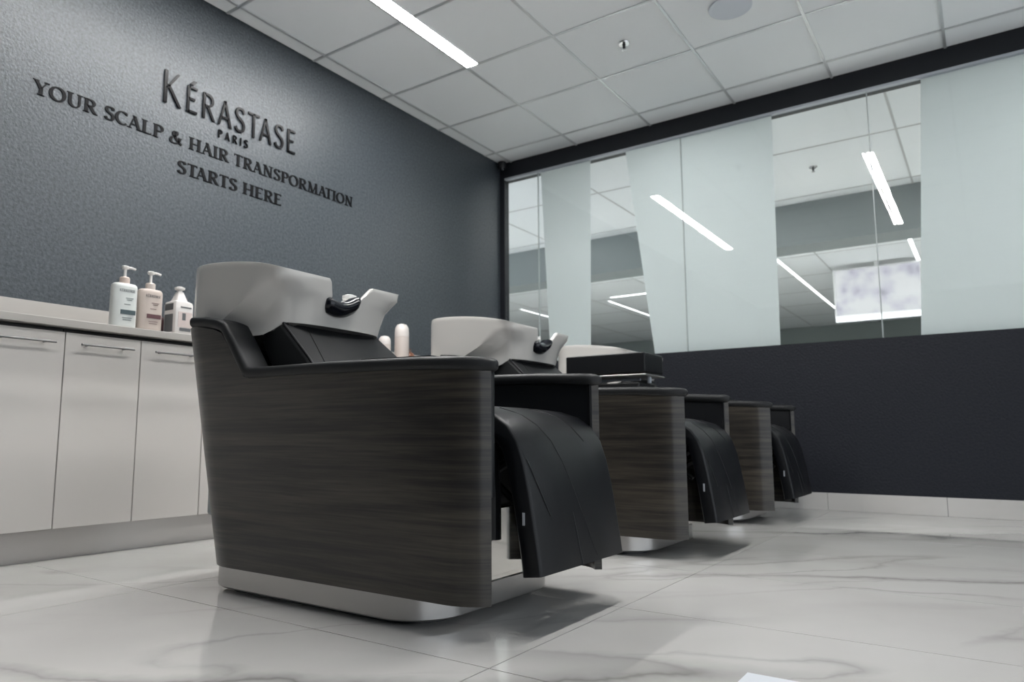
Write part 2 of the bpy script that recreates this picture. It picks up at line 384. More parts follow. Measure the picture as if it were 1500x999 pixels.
boxo('picture', (-.004, 0, -.48, .48, .01, .6), M_SCREEN, t); boxo('casing', (0, .05, -.5, .5, -.01, .62), M_WHITE, t)
boxo('light_bar', (-.03, .03, -.49, .49, -.075, -.012), mat('lit_bar', (.9, .9, .9), .5, emit=(.9, .95, 1), es=.5), t)
boxo('hanger', (.01, .03, -.02, .02, .62, .677), M_WHITE, t)

# ------------------------------------------------------------------ cabinets under the lettered wall
YD = -.44
ct = tag(empty('worktop', (0, 0, 0)), 'long warm grey worktop along the lettered wall', 'worktop')
boxo('top_slab', (-6.0, -.004, -.47, -.001, .832, .86), M_COUNTER, ct, bevel=.002)
struct(boxo('trim_3', (-6.0, -.004, -.02, -.001, .8605, .988), M_COUNTER, bevel=.002))
struct(boxo('baseboard_back', (-6.0, -.02, -.40, -.385, 0.0, .109), M_TOE))
CABL = {-2: 'white two-door base cabinet furthest left, out past the picture edge', -1: 'white two-door base cabinet at the left edge of the picture',
        0: 'white two-door base cabinet under the two shampoo pump bottles', 1: 'white two-door base cabinet half hidden behind the nearest backwash chair',
        2: 'white two-door base cabinet in the gap behind the nearest and middle chairs', 3: 'white two-door base cabinet behind the middle backwash chair',
        4: 'white two-door base cabinet behind the middle and farthest chairs', 5: 'white two-door base cabinet behind the farthest chair, next to the corner'}
for k in range(-2, 6):
    x0 = -3.818+.576*(k-1)+.288+.288-.288; x0 = -4.106+.576*k
    w = .576
    if k == 5: w = -.03-x0 if -.03-x0 < .7 else .576
    c = tag(empty('base_cabinet', (x0+w/2, YD, .109)), CABL[k], 'cabinet', 'base cabinets')
    boxo('body', (-w/2+.002, w/2-.002, .02, .42, 0.0, .72), M_CARC, c)
    for s in (0, 1):
        a = -w/2+s*w/2+.0018; b = -w/2+(s+1)*w/2-.0018
        d = boxo('door', (a, b, 0, .019, .002, .707), M_CAB, c, bevel=.0015)
        bm = bmesh.new(); m_ = (a+b)/2
        tube(bm, [(m_-.1, -.033, .664), (m_+.1, -.033, .664)], .0045, 10)
        for q in (-.07, .07): tube(bm, [(m_+q, -.033, .664), (m_+q, .002, .664)], .0035, 8)
        build('handle', bm, M_HANDLE, d, smooth=True)

# ------------------------------------------------------------------ letter builder (hand-drawn strokes, extruded)
def strip_prism(bm, Lp, Rp, y0, y1, fx):
    n = len(Lp); P = lambda p, y: bm.verts.new((fx(p[0]), y, p[1]))
    a = [P(p, y0) for p in Lp]; b = [P(p, y0) for p in Rp]; c = [P(p, y1) for p in Lp]; d = [P(p, y1) for p in Rp]
    for i in range(n-1):
        bm.faces.new((a[i], a[i+1], b[i+1], b[i])); bm.faces.new((c[i], d[i], d[i+1], c[i+1]))
        bm.faces.new((a[i], c[i], c[i+1], a[i+1])); bm.faces.new((b[i], b[i+1], d[i+1], d[i]))
    bm.faces.new((a[0], b[0], d[0], c[0])); bm.faces.new((a[-1], c[-1], d[-1], b[-1]))
def ell(cx, cy, rx, ry, a0, a1, n=22):
    return [(cx+rx*math.cos(math.radians(lerp(a0, a1, i/n))), cy+ry*math.sin(math.radians(lerp(a0, a1, i/n)))) for i in range(n+1)]
def glyph(ch, T, t, sf):
    s = []
    def D(x0, y0, x1, y1, w): s.append(([(x0-w/2, y0), (x1-w/2, y1)], [(x0+w/2, y0), (x1+w/2, y1)]))
    def Hb(x0, x1, y, w): s.append(([(x0, y-w/2), (x1, y-w/2)], [(x0, y+w/2), (x1, y+w/2)]))
    def C(P, k=1.0):
        L, R = [], []
        for i, p in enumerate(P):
            q0, q1 = P[max(i-1, 0)], P[min(i+1, len(P)-1)]; dx, dy = q1[0]-q0[0], q1[1]-q0[1]; l = math.hypot(dx, dy) or 1; dx /= l; dy /= l
            w = (t+(T-t)*abs(dy*.98+dx*-.16))*k
            L.append((p[0]-dy*w/2, p[1]+dx*w/2)); R.append((p[0]+dy*w/2, p[1]-dx*w/2))
        s.append((L, R))
    def SF(x, y, h=.13):
        if sf: Hb(x-h-T*.25, x+h+T*.25, .028 if y == 0 else .972, .056)
    def VS(x, y, d, h=.17):     # beak at the end of a bar
        if sf: s.append(([(x-.05, y), (x, y+d*h)], [(x+.012, y), (x+.012, y+d*h)]))
    x = .13+T*.3
    if ch == ' ': return s, .34
    if ch == 'I': D(x, 0, x, 1, T); SF(x, 0); SF(x, 1); return s, 2*x
    if ch in 'EÉFL':
        D(x, 0, x, 1, T); SF(x, 0); SF(x, 1); r = x+.43
        if ch != 'L': Hb(x, r, 1-t/2, t); VS(r, 1, -1); Hb(x, r-.1, .52, t); VS(r-.1, .5, 1, .1)
        if ch != 'F': Hb(x, r+.02, t/2, t); VS(r+.02, 0, 1)
        if ch == 'É': D(x+.12, 1.07, x+.30, 1.24, .19)
        return s, r+.09
    if ch == 'H':
        r = x+.56
        for q in (x, r): D(q, 0, q, 1, T); SF(q, 0); SF(q, 1)
        Hb(x, r, .5, t); return s, r+x
    if ch == 'N':
        r = x+.56; D(x, 0, x, 1, t*1.25); SF(x, 0); SF(x-.02, 1, .08); D(x, 1, r, 0, T*1.1); D(r, 0, r, 1, t*1.25); SF(r, 1); return s, r+x
    if ch == 'M':
        r = x+.74; D(x, 0, x+.03, 1, t*1.25); SF(x, 0); D(x+.03, 1, x+.37, 0, T*1.05); D(x+.37, 0, r-.03, 1, t*1.2); D(r-.03, 1, r, 0, T); SF(r, 0); SF(x, 1, .06); SF(r-.03, 1, .07); return s, r+x
    if ch == 'A':
        D(.08, 0, .39, 1, t*1.15); D(.37, 1, .7, 0, T*1.05); Hb(.18, .6, .33, t); SF(.08, 0, .09); SF(.7, 0, .11); return s, .8
    if ch == 'Y':
        D(.1, 1, .38, .44, T*1.05); D(.68, 1, .38, .44, t*1.2); D(.38, 0, .38, .48, T); SF(.1, 1, .11); SF(.68, 1, .09); SF(.38, 0); return s, .78
    if ch == 'T':
        D(.36, 0, .36, 1, T); Hb(.04, .68, 1-t/2, t); SF(.36, 0)
        if sf: VS(.68, 1, -1); s.append(([(.03, 1), (.03, .83)], [(.09, 1), (.04, .83)]))
        return s, .72
    if ch == 'K':
        D(x, 0, x, 1, T); SF(x, 0); SF(x, 1); D(x+.04, .46, x+.48, 1, t*1.2); D(x+.1, .58, x+.56, 0, T*1.05); SF(x+.48, 1, .09); SF(x+.56, 0, .09); return s, x+.68
    if ch in 'PR':
        D(x, 0, x, 1, T); SF(x, 0); 
        if sf: Hb(x-.17, x, .972, .056)
        C([(x, 1-t/2), (x+.18, 1-t/2)]+ell(x+.2, .735, .235, .265-t/2, 90, -90, 16)+[(x, .47+t/2)])
        if ch == 'R': D(x+.2, .5, x+.52, 0, T*1.1); SF(x+.55, 0, .06); return s, x+.62
        return s, x+.53
    if ch == 'O': C(ell(.44, .5, .37, .5-t/2, 90, 270)); C(ell(.44, .5, .37, .5-t/2, 270, 450)); return s, .88
    if ch == 'C':
        C(ell(.44, .5, .37, .5-t/2, 48, 312, 30)); VS(.70, .95, -1, .2); return s, .76
    if ch == 'U':
        C([(x, 1), (x, .6)]+ell(x+.27, .35, .27, .35-t/2, 180, 270, 12)); C(ell(x+.27, .35, .27, .35-t/2, 270, 360, 12)+[(x+.54, .6), (x+.54, 1)], .72); SF(x, 1); SF(x+.54, 1, .1); return s, x+.54+.16
    if ch == 'S':
        C(catmull([(.53, .80), (.47, .93), (.33, 1-t/2), (.18, .93), (.12, .77), (.18, .63), (.33, .53), (.49, .41), (.54, .25), (.47, .08), (.31, t/2), (.16, .07), (.08, .2)]))
        VS(.545, .95, -1, .17); 
        if sf: s.append(([(.07, .04), (.07, .22)], [(.11, .04), (.095, .22)]))
        return s, .64
    if ch == '&':
        C(catmull([(.86, .03), (.62, .22), (.36, .56), (.26, .78), (.31, .94), (.41, 1-t/2), (.51, .9), (.49, .75), (.33, .57), (.14, .42), (.08, .25), (.15, .08), (.33, t/2), (.54, .1), (.68, .3), (.73, .5)]))
        Hb(.6, .84, .51, .06); return s, .94
    return s, .5
def lettering(text, x0, x1, z, h, T, t, sf, m, depth, y, parent=None, first=1.0, gap=.06, joined=None, xf=None):
    """letters standing on the line z, spread from x0 to x1, front face at y-depth"""
    gl = [(c, *glyph(c, T, t, sf)) for c in text]
    tot = sum(w*(first if i == 0 else 1)+gap for i, (c, s_, w) in enumerate(gl))-gap-.14*(text.count('TA')+text.count('AT')); k = (x1-x0)/tot; u = 0; out = []
    bj = bmesh.new() if joined else None
    for i, (c, s_, w) in enumerate(gl):
        f = first if i == 0 else 1
        if c != ' ':
            bm = bj or bmesh.new(); o0 = 0 if joined is None else x0+u*k
            for L, R in s_: strip_prism(bm, [(a*k*f, b*h*f) for a, b in L], [(a*k*f, b*h*f) for a, b in R], -depth, 0, lambda q, o0=o0: o0+q)
            if not joined: build('letter', bm, m, parent, loc=(x0+u*k, y, z))
        nx = text[i+1] if i+1 < len(text) else ''
        u += w*f+gap-(.14 if c+nx in ('TA', 'AT', 'YO', 'LP', 'PA', 'ST') and c+nx in ('TA', 'AT') else 0)
    if joined:
        for v in bj.verts: v.co.z += z; v.co.y += y
        o = build(joined, bj, m, parent); return o
e = tag(empty('brand_lettering', (0, 0, 0)), 'tall raised black sans letters, the largest name on the wall', 'lettering')
lettering('KÉRASTASE', -2.975, -2.14, 2.056, .137, .125, .085, False, M_LETTER, .009, -.0005, e, first=1.22, gap=.1)
e = tag(empty('city_lettering', (0, 0, 0)), 'tiny black spaced letters right under the large wall name', 'lettering')
lettering('PARIS', -2.655, -2.468, 1.984, .043, .15, .1, False, M_LETTER, .008, -.0005, e, gap=.33)
e = tag(empty('slogan_lettering', (0, 0, 0)), 'long upper line of bold black serif letters on the wall', 'lettering')
lettering('YOUR SCALP & HAIR TRANSPORMATION', -3.53, -1.676, 1.868, .0635, .205, .075, True, M_LETTER2, .004, -.0005, e, gap=.045)
e = tag(empty('slogan_lettering', (0, 0, 0)), 'short lower line of bold black serif letters on the wall', 'lettering')
lettering('STARTS HERE', -2.868, -2.228, 1.728, .0635, .205, .075, True, M_LETTER2, .004, -.0005, e, gap=.045)

# ------------------------------------------------------------------ backwash chair
OY = -1.7
HW = .315
def yv(y): return y-OY
def gtop(Y):
    return pw(Y, [(-2.29, .580), (-2.1, .590), (-1.8, .597), (-1.47, .600), (-1.445, .606), (-1.34, .742), (-1.325, .752), (-1.22, .772), (-1.0, .776)])
def ycn(z): return -1.41+(z-.065)/.71*.19
def shell_cols():
    cols = []
    for a in (52, 44, 36, 28, 20, 12, 5): cols.append(('f', math.radians(a)))
    for y in (-2.18, -2.05, -1.9, -1.75, -1.6, -1.5, -1.47, -1.45): cols.append(('s', y))
    for f in (.12, .3, .47, .52, .7, 1): cols.append(('m', f))
    for a in range(9, 91, 9): cols.append(('b', math.radians(a)))
    cols.append(('c', .5)); cols.append(('c', 1.0))
    return cols
def shell_pt(c, z, w=HW, inset=0):
    k, v = c; w = w-inset; R = .15-inset; r = .12-inset
    if k == 'f': return (-w+r-r*math.cos(v), -2.18-r*math.sin(v))
    if k == 's': return (-w, v)
    yc = ycn(z)
    if k == 'm': return (-w, lerp(-1.45, yc, v))
    if k == 'b': return (-w+R-R*math.cos(v), yc+R*math.sin(v))
    return (lerp(-w+R, 0, v), yc+R)
def p_x(p, sgn): return p[0] if sgn > 0 else -p[0]
def rrect(a0, a1, b0, b1, r, n=4):
    pts = []
    for cx_, cy_, s0 in ((a1-r, b1-r, 0), (a0+r, b1-r, 90), (a0+r, b0+r, 180), (a1-r, b0+r, 270)):
        for i in range(n+1):
            a = math.radians(s0+90*i/n); pts.append((cx_+r*math.cos(a), cy_+r*math.sin(a)))
    return pts
def make_armcap(sgn, parent):
    bm = bmesh.new(); secs = []
    Ys = [-2.284, -2.276, -2.262, -2.24, -2.21, -2.18, -2.1, -1.95, -1.8, -1.65, -1.52, -1.475, -1.455, -1.44, -1.4, -1.365, -1.335, -1.31, -1.25, -1.18]
    th = .033
    def zt(Y): return gtop(Y)
    for k, Y in enumerate(Ys):
        xo = -HW-.006
        if Y < -2.18:
            d = min((-2.18-Y)/.126, .95); xo = -HW+.12-.126*math.sqrt(max(0, 1-d*d))
        xi = -HW+.088
        if Y < -2.24: q = min((-2.24-Y)/.046, .999); xi -= .04*(1-math.sqrt(1-q*q))
        if xi-xo < .016: xo = xi-.016
        dz = (zt(Y+.006)-zt(Y-.006))/.012; l = math.hypot(1, dz); ny, nz = -dz/l, 1/l
        rr = min(.014, (xi-xo)*.45)
        shrink = 1 if Y > -2.27 else (.8 if Y > -2.28 else .45)
        s = []
        for u, v in rrect(xo, xi, 0, th, rr):
            vv = th/2+(v-th/2)*shrink
            s.append((u*(1 if sgn > 0 else -1), yv(Y+ny*(vv-.002)), zt(Y)+nz*(vv-.002)))
        secs.append(s)
    loft(bm, secs)
    return build('armrest', bm, M_LEATHER2, parent, smooth=60)
def lin_x(Y):
    return -HW+.021 if Y >= -2.18 else -HW+.12-math.sqrt(.0985**2-(min(-2.18-Y, .083))**2)
def make_lining(sgn, parent):
    bm = bmesh.new(); secs = []
    for Y, e in [(-2.262, .022), (-2.258, .012), (-2.245, .004), (-2.225, 0), (-1.9, 0), (-1.5, 0), (-1.42, 0)]:
        secs.append([((u)*(1 if sgn > 0 else -1), yv(Y), v) for u, v in rrect(lin_x(Y), max(-HW+.075-e, lin_x(Y)+.012), .30, gtop(Y)+.004, .0055)])
    loft(bm, secs); build('arm_lining', bm, M_LEATHER, parent, smooth=60)

def make_bowl(parent):
    A, B, Y0 = .277, .268, -1.25
    def yfront(z): return pw(z, [(.74, -1.505), (.79, -1.517), (.83, -1.528), (.87, -1.541), (.92, -1.553), (1.1, -1.565)])
    CR = [(.735, -1.19), (.776, -1.257), (.80, -1.31), (.827, -1.375), (.86, -1.435), (.885, -1.468), (.90, -1.482), (1.1, -1.485)]
    def ycrease(z): return pw(z, CR)
    def zcrease(y): return pw(-y, [(-q, p) for p, q in CR[:-1]])
    def nfront(z): return pw(z, [(.74, 3.6), (.83, 3.4), (.9, 3.2), (1, 3.0)])
    def rim(Y): return pw(Y, [(-1.6, .906), (-1.552, .921), (-1.5, .936), (-1.45, .948), (-1.4, .9575), (-1.345, .966), (-1.27, .9745), (-1.2, .980), (-1.1, .985), (-1.0, .986), (-.9, .986)])
    NB, NS, NF = 44, 8, 54
    cols = [('b', math.pi*i/NB) for i in range(NB+1)] + [('l', i/NS) for i in range(1, NS)]
    us = [math.sin(math.pi/2*i/(NF//2))**1.0 for i in range(NF//2+1)]
    fr = [('f', -1+u*.72) for u in [i/20 for i in range(21)]]+[('f', -.28+.56*i/40) for i in range(1, 40)]+[('f', .28+.72*i/20) for i in range(21)]
    cols += fr+[('r', i/NS) for i in range(1, NS)]
    def plan(c, z, inset):
        k, v = c; a = A-inset; b = B-inset
        if k == 'b':
            ca, sa = math.cos(v), math.sin(v); q = (abs(ca)**2.7+abs(sa)**2.7)**(-1/2.7); return (a*q*ca, Y0+b*q*sa)
        ys = ycrease(z)+inset*.4; yf = yfront(z)+inset
        step = .010*max(0, min(1, (.945-z)/.03)) if inset == 0 else 0
        under = 0
        af = a-step-under
        if k == 'l': return (-a, lerp(Y0, ys, v))
        if k == 'r': return (a, lerp(ys, Y0, v))
        n = nfront(z); th = abs(v)*math.pi/2
        # v: -1 (left) .. 0 centre .. 1 (right); x by sine so the middle is even
        x = math.sin(th); x = min(x, 1.0); y = (max(0, 1-x**n))**(1/n)
        yy = ys+(yf-ys)*y
        if inset == 0: q = pw(min(zcrease(yy), .9)-z, [(0, 0), (.02, .55), (.045, 1), (.07, .85), (.11, .35), (.16, .12)]); x *= 1-.032*q/af*min(1, 5*y)
        return (math.copysign(af*x, v), yy)
    # notch, by x at the front
    def znotch(x): return pw(x, [(-.086, 2), (-.083, .924), (-.070, .838), (-.055, .828), (0, .824), (.028, .832), (.048, .868), (.104, .925), (.107, 2)])
    bm = bmesh.new(); NR = 16; rows = []
    zr = []
    for c in cols:
        z = .95
        for _ in range(4): z = rim(plan(c, z, 0)[1])
        px_, py_ = plan(c, z, 0); sx_ = max(0, min(1, (px_+.10)/.22)); sy_ = max(0, min(1, (py_+1.50)/.09))
        z -= .058*sx_*sx_*(3-2*sx_)*sy_*sy_*(3-2*sy_)
        if c[0] == 'f' and abs(c[1]) < .4: z = min(z, znotch(plan(c, z, 0)[0]))
        zr.append(z)
    zb = .737
    cx_b = []
    R = []
    for i in range(NR+1):          # outer wall, bottom to rim
        t_ = i/NR; row = []
        for c, z1 in zip(cols, zr):
            ax = abs(plan(c, zb, 0)[0]); zl = zb+(.038*max(0, min(1, (.232-ax)/.03)) if c[0] == 'f' else 0)
            z = lerp(zl, z1-.006, t_); x, y = plan(c, z, 0); row.append((x, y, z))
        R.append(row)
    R.append([(lambda p, z1: (p[0], p[1], z1-.0015))(plan(c, z1, .002), z1) for c, z1 in zip(cols, zr)])
    R.append([(lambda p, z1: (p[0], p[1], z1))(plan(c, z1, .006), z1) for c, z1 in zip(cols, zr)])
    R.append([(lambda p, z1: (p[0], p[1], z1))(plan(c, z1, .014), z1) for c, z1 in zip(cols, zr)])
    R.append([(lambda p, z1: (p[0], p[1], z1-.004))(plan(c, z1, .019), z1) for c, z1 in zip(cols, zr)])
    for t_ in (.25, .5, .75, .92):
        R.append([(lambda p, z: (p[0], p[1], z))(plan(c, lerp(z1, .80, t_), .022+.03*t_*t_), lerp(z1-.004, .80, t_)) for c, z1 in zip(cols, zr)])
    for s_, z in ((.8, .792), (.5, .786), (.2, .783)):
        R.append([(lambda p: (p[0]*s_, -1.27+(p[1]+1.27)*s_, z))(plan(c, .8, .05)) for c in cols])
    rows = loft(bm, [[(x, yv(y), z) for x, y, z in r] for r in R], cap=True)
    return build('basin', bm, M_CERAMIC, parent, smooth=42)

def make_chair():
    r = empty('backwash_chair', (-3.182, OY, 0))
    for s in (1, -1):
        make_panel2(s, r); make_armcap(s, r); make_lining(s, r)
    # steel plinth
    bm = bmesh.new(); secs = []
    def plan(w, y0, y1, rr): return rrect(-w, w, yv(y0), yv(y1), rr, 8)
    for z, e in ((.014, .004), (.018, 0), (.072, 0)):
        secs.append([(x, y, z) for x, y in plan(HW-.006-e, -2.125+e, -1.275-e, .13)])
    loft(bm, secs); build('plinth', bm, M_STEEL, r, smooth=True)
    bm = bmesh.new(); loft(bm, [[(x, y, z) for x, y in plan(HW-.04, -2.08, -1.32, .1)] for z in (0, .015)]); build('plinth_base', bm, M_BLACK, r, smooth=True)
    # polished front and the black mechanism behind the footrest
    boxo('front_panel', (-.255, .255, yv(-2.118), yv(-2.106), .0725, .25), M_MIRROR, r)
    boxo('undercarriage', (-.285, .285, yv(-2.10), yv(-1.40), .25, .42), M_BLACK, r, bevel=.01)
    bm = bmesh.new(); tube(bm, [(-.16, yv(-2.195), .42), (-.155, yv(-2.2), .30), (-.155, yv(-2.2), .195)], .02, 10); o = build('lever', bm, M_BLACK, r, smooth=True)
    for x in (-.13, .13):
        bm = bmesh.new(); tube(bm, [(x, yv(-2.10), .30), (x, yv(-2.27), .40)], .011, 8); tube(bm, [(x, yv(-2.10), .40), (x, yv(-2.25), .28)], .009, 8)
        build('hinge_arm', bm, M_BLACK, r, smooth=True)
    # seat, backrest
    boxo('seat', (-.235, .235, yv(-2.12), yv(-1.45), .405, .495), M_LEATHER, r, bevel=.03, seg=4)
    bm = bmesh.new(); prof = [(-1.478, .772), (-1.60, .655), (-1.74, .50), (-1.71, .44), (-1.58, .50), (-1.42, .66), (-1.375, .735), (-1.40, .768)]
    secs = []
    for x, k in ((-.212, .9), (-.202, 1), (.19, 1), (.20, .9)):
        cyy, czz = -1.56, .62
        secs.append([(x+(.055*max(0, min(1, (.79-z)/.14)) if x > 0 else 0), yv(cyy+(y-cyy)*k), czz+(z-czz)*k) for y, z in prof])
    loft(bm, secs); bk = build('backrest', bm, M_LEATHER2, r, bevel=.012, seg=3)
    bm = bmesh.new(); 
    tube(bm, [(-.115, yv(-1.48), .771), (-.15, yv(-1.6025), .654), (-.18, yv(-1.742), .499)], .0014, 6)
    build('seam', bm, M_BLACK, bk, smooth=True)
    bm = bmesh.new(); tube(bm, [(-.203, yv(-1.478), .772), (.19, yv(-1.478), .772)], .004, 8); tube(bm, [(-.204, yv(-1.478), .772), (-.204, yv(-1.60), .657), (-.204, yv(-1.735), .505)], .004, 8)
    build('piping', bm, M_BLACK, bk, smooth=True)
    # basin with its neck rest and shower handset
    bw = make_bowl(r)
    bm = bmesh.new(); secs = []
    for i in range(17):
        u = i/16; x = lerp(-.088, .050, u); z = .838+.022*(2*abs(u-.45))**2+.012*(u-.5); e = 1 if 0 < i < 16 else .55
        secs.append([(x, yv(-1.515+(y+1.515)*e), z+zz*e) for y, zz in ((-1.530, -.030), (-1.546, -.018), (-1.556, .002), (-1.550, .015), (-1.53, .020), (-1.50, .018), (-1.478, .004), (-1.474, -.018))])
    loft(bm, secs); build('neck_rest', bm, M_GEL, bw, smooth=60)
    bm = bmesh.new(); tube(bm, [(.13, yv(-1.28), .80), (.13, yv(-1.32), .86), (.125, yv(-1.40), .897)], .011, 10); lathe(bm, [(.010, 0), (.024, .004), (.024, .016), (.012, .02)], c=(.125, yv(-1.415), .898), n=16)
    build('shower_head', bm, M_WHITE, bw, smooth=True)
    bm = bmesh.new(); lathe(bm, [(.004, .0005), (.03, .001), (.032, .006), (.02, .008)], c=(0, yv(-1.24), .778), n=24); build('drain', bm, M_CHROME, bw, smooth=True)
    # footrest flap
    bm = bmesh.new()
    front = [(-1.93, .500), (-2.02, .513), (-2.11, .514), (-2.175, .506), (-2.23, .489), (-2.268, .462), (-2.295, .425), (-2.312, .375), (-2.326, .31), (-2.338, .24), (-2.349, .17), (-2.354, .130)]
    back = []
    for i, (y, z) in enumerate(front):
        a = front[max(i-1, 0)]; b = front[min(i+1, len(front)-1)]; dy, dz = b[0]-a[0], b[1]-a[1]; l = math.hypot(dy, dz)
        k = .052; back.append((y-dz/l*k, z+dy/l*k))
    prof = front+back[::-1]
    cy_ = sum(p[0] for p in prof)/len(prof)
    def ins(e):
        f2, b2 = [], []
        for (y, z), (y2, z2) in zip(front, back):
            f2.append((lerp(y, y2, e), lerp(z, z2, e))); b2.append((lerp(y2, y, e), lerp(z2, z, e)))
        return f2+b2[::-1]
    secs = [[(x, yv(y), z) for y, z in ins(e)] for x, e in ((-.193, .16), (-.190, .06), (-.182, .01), (-.05, -.02), (.10, -.02), (.229, .01), (.237, .06), (.240, .16))]
    loft(bm, secs); fr = build('footrest', bm, M_LEATHER, r, smooth=50)
    def onf(u, s):
        k = s*(len(front)-1); i = min(int(k), len(front)-2); y = lerp(front[i][0], front[i+1][0], k-i); z = lerp(front[i][1], front[i+1][1], k-i)
        dy, dz = front[i+1][0]-front[i][0], front[i+1][1]-front[i][1]; l = math.hypot(dy, dz)
        return (-.193+.433*u, yv(y+dz/l*.0014), z-dy/l*.0014)
    for path in ([(.25, .27), (.30, .45), (.38, .6), (.48, .74), (.57, .86), (.64, .97)], [(.62, .25), (.68, .42), (.74, .55)], [(.03, .62), (.1, .72), (.17, .80)], [(.42, .80), (.44, .92), (.45, 1.0)]):
        bm = bmesh.new(); tube(bm, [onf(u, s) for u, s in catmull(path, 5)], .0011, 5); build('seam', bm, M_BLACK, fr, smooth=True)
    o = boxo('care_tag', (-.1945, -.1915, yv(-2.313), yv(-2.307), .238, .266), M_ALU, fr); o['label'] = 'small silver tag'
    # thin black control plate lying on the armrest
    bm = bmesh.new(); loft(bm, [[(x, yv(y), z+gtop(y)+.031) for x, y in rrect(-.268, -.236, -2.1, -1.86, .012, 4)] for z in (0, .007)]); build('control_plate', bm, M_BLACK, r, smooth=True)
    # grey plumbing cover low on the back
    boxo('plumbing_cover', (-.20, .2, yv(-1.262), yv(-1.13), .19, .34), M_GREYBEAM, r, bevel=.01)
    return r
def make_panel2(sgn, parent):
    bm = bmesh.new(); NZ = 8; zb = .072
    cols = shell_cols(); go, gi = [], []
    for c in cols:
        ztop = gtop(shell_pt(c, .7)[1]); co, ci = [], []
        for i in range(NZ+1):
            z = lerp(zb, ztop, i/NZ); p = shell_pt(c, z); q = shell_pt(c, z, inset=.020)
            co.append(bm.verts.new((p_x(p, sgn), yv(p[1]), z))); ci.append(bm.verts.new((p_x(q, sgn), yv(q[1]), z)))
        go.append(co); gi.append(ci)
    for a in range(len(cols)-1):
        for i in range(NZ):
            bm.faces.new((go[a][i], go[a+1][i], go[a+1][i+1], go[a][i+1])); bm.faces.new((gi[a][i], gi[a][i+1], gi[a+1][i+1], gi[a+1][i]))
        bm.faces.new((go[a][NZ], go[a+1][NZ], gi[a+1][NZ], gi[a][NZ])); bm.faces.new((go[a][0], gi[a][0], gi[a+1][0], go[a+1][0]))
    for g in (0, len(cols)-1):
        for i in range(NZ): bm.faces.new((go[g][i], go[g][i+1], gi[g][i+1], gi[g][i]))
    build('side_panel', bm, M_WOOD, parent, smooth=True)
def copy_tree(o, parent=None):
    c = o.copy(); COL.objects.link(c)
    if parent: c.parent = parent
    for ch in list(o.children): copy_tree(ch, c)
    return c
chair = make_chair()
GRP = 'backwash chairs in a row'
tag(chair, 'nearest and largest backwash chair, wood sides, black leather, white basin', 'chair', GRP)
c_ = copy_tree(chair); c_.location = (-3.182+1.238, OY, 0); tag(c_, 'middle backwash chair of the row, its white basin in front of the glass', 'chair', GRP)
c_ = copy_tree(chair); c_.location = (-3.182+2.478, OY, 0); tag(c_, 'farthest backwash chair, basin half hidden by the black trolley, nearest the glass wall', 'chair', GRP)

# ------------------------------------------------------------------ trolley between the middle and farthest chairs
t = tag(empty('trolley', (-1.39, -1.62, 0)), 'black topped rolling trolley standing between the middle and farthest chairs', 'trolley')
boxo('top_tray', (-.112, .124, -.215, .215, .748, .845), M_LEATHER, t, bevel=.006, seg=3)
boxo('shelf_plate', (-.118, .128, -.222, .222, .730, .739), M_STEEL, t, bevel=.003)
boxo('drawer_box', (-.10, .10, -.18, .19, .10, .70), M_BLACK, t, bevel=.006)
bm = bmesh.new()
for y in (-.19, .19): tube(bm, [(0, y, .70), (0, y, .732)], .012, 8)
tube(bm, [(-.06, -.17, .715), (-.06, .1, .72)], .007, 6); tube(bm, [(-.06, .1, .703), (-.03, -.1, .725)], .005, 6)
build('bracket', bm, M_ALU, t, smooth=True)
for x in (-.085, .085):
    for y in (-.16, .17):
        bm = bmesh.new(); tube(bm, [(x-.012, y, .03), (x+.012, y, .03)], .03, 16); tube(bm, [(x, y, .05), (x, y, .11)], .007, 8); build('caster', bm, M_BLACK, t, smooth=True)

# ------------------------------------------------------------------ bottles on the worktop
ZC = .86
M_PUMP = mat('white_pump_plastic', (.78, .76, .73), .3)
def pump_bottle(x, y, rz, w, d, hs, col, capcol, blockcol, label, word, pump_z, sq=2.6):
    t = tag(empty('pump_bottle', (x, y, ZC), rz), label, 'bottle')
    m = mat('bottle_plastic', col, .3); mc = mat('bottle_collar', capcol, .35); mb = mat('label_block', blockcol, .4); mt = mat('label_ink', (.03, .04, .05), .4)
    bm = bmesh.new(); r = w/2
    lathe(bm, [(r*.93, 0), (r*.985, .004), (r, .012), (r, hs-.016), (r*.97, hs-.006), (r*.84, hs), (.018, hs+.003), (.016, hs+.012)], n=40, sy=d/w, pw=sq); build('body', bm, m, t, smooth=True)
    bm = bmesh.new(); lathe(bm, [(.018, hs), (.019, hs+.003), (.019, hs+.024), (.016, hs+.028), (.009, hs+.03)], n=24); build('collar', bm, mc, t, smooth=True)
    bm = bmesh.new(); lathe(bm, [(.0055, hs+.028), (.0055, pump_z-.014), (.012, pump_z-.012), (.0145, pump_z-.003), (.011, pump_z), (.003, pump_z+.0005)], n=18)
    tube(bm, [(0, 0, pump_z-.006), (.022, -.004, pump_z-.005), (.038, -.008, pump_z-.010)], .005, 8); build('pump_head', bm, M_PUMP, t, smooth=True)
    lab = []
    yy = -d/2-.0008
    k = .62
    lettering(word, -r*k, r*k, hs*.80, .011, .16, .1, False, mt, .0006, yy+.0002, t, joined='label_text')
    boxo('label_block', (-r*.45, r*.72, yy-.0004, yy+.003, hs*.30, hs*.40), mb, t)
    bm = bmesh.new()
    for q, (a, b) in ((.66, (-.1, .5)), (.62, (.0, .4)), (.52, (-.2, .3)), (.22, (-.3, .45)), (.17, (-.25, .4))): box(bm, r*a, r*b, yy-.0003, yy+.003, hs*q, hs*q+.0018)
    build('label_lines', bm, mb, t)
    return t
RZ = math.radians(-4)
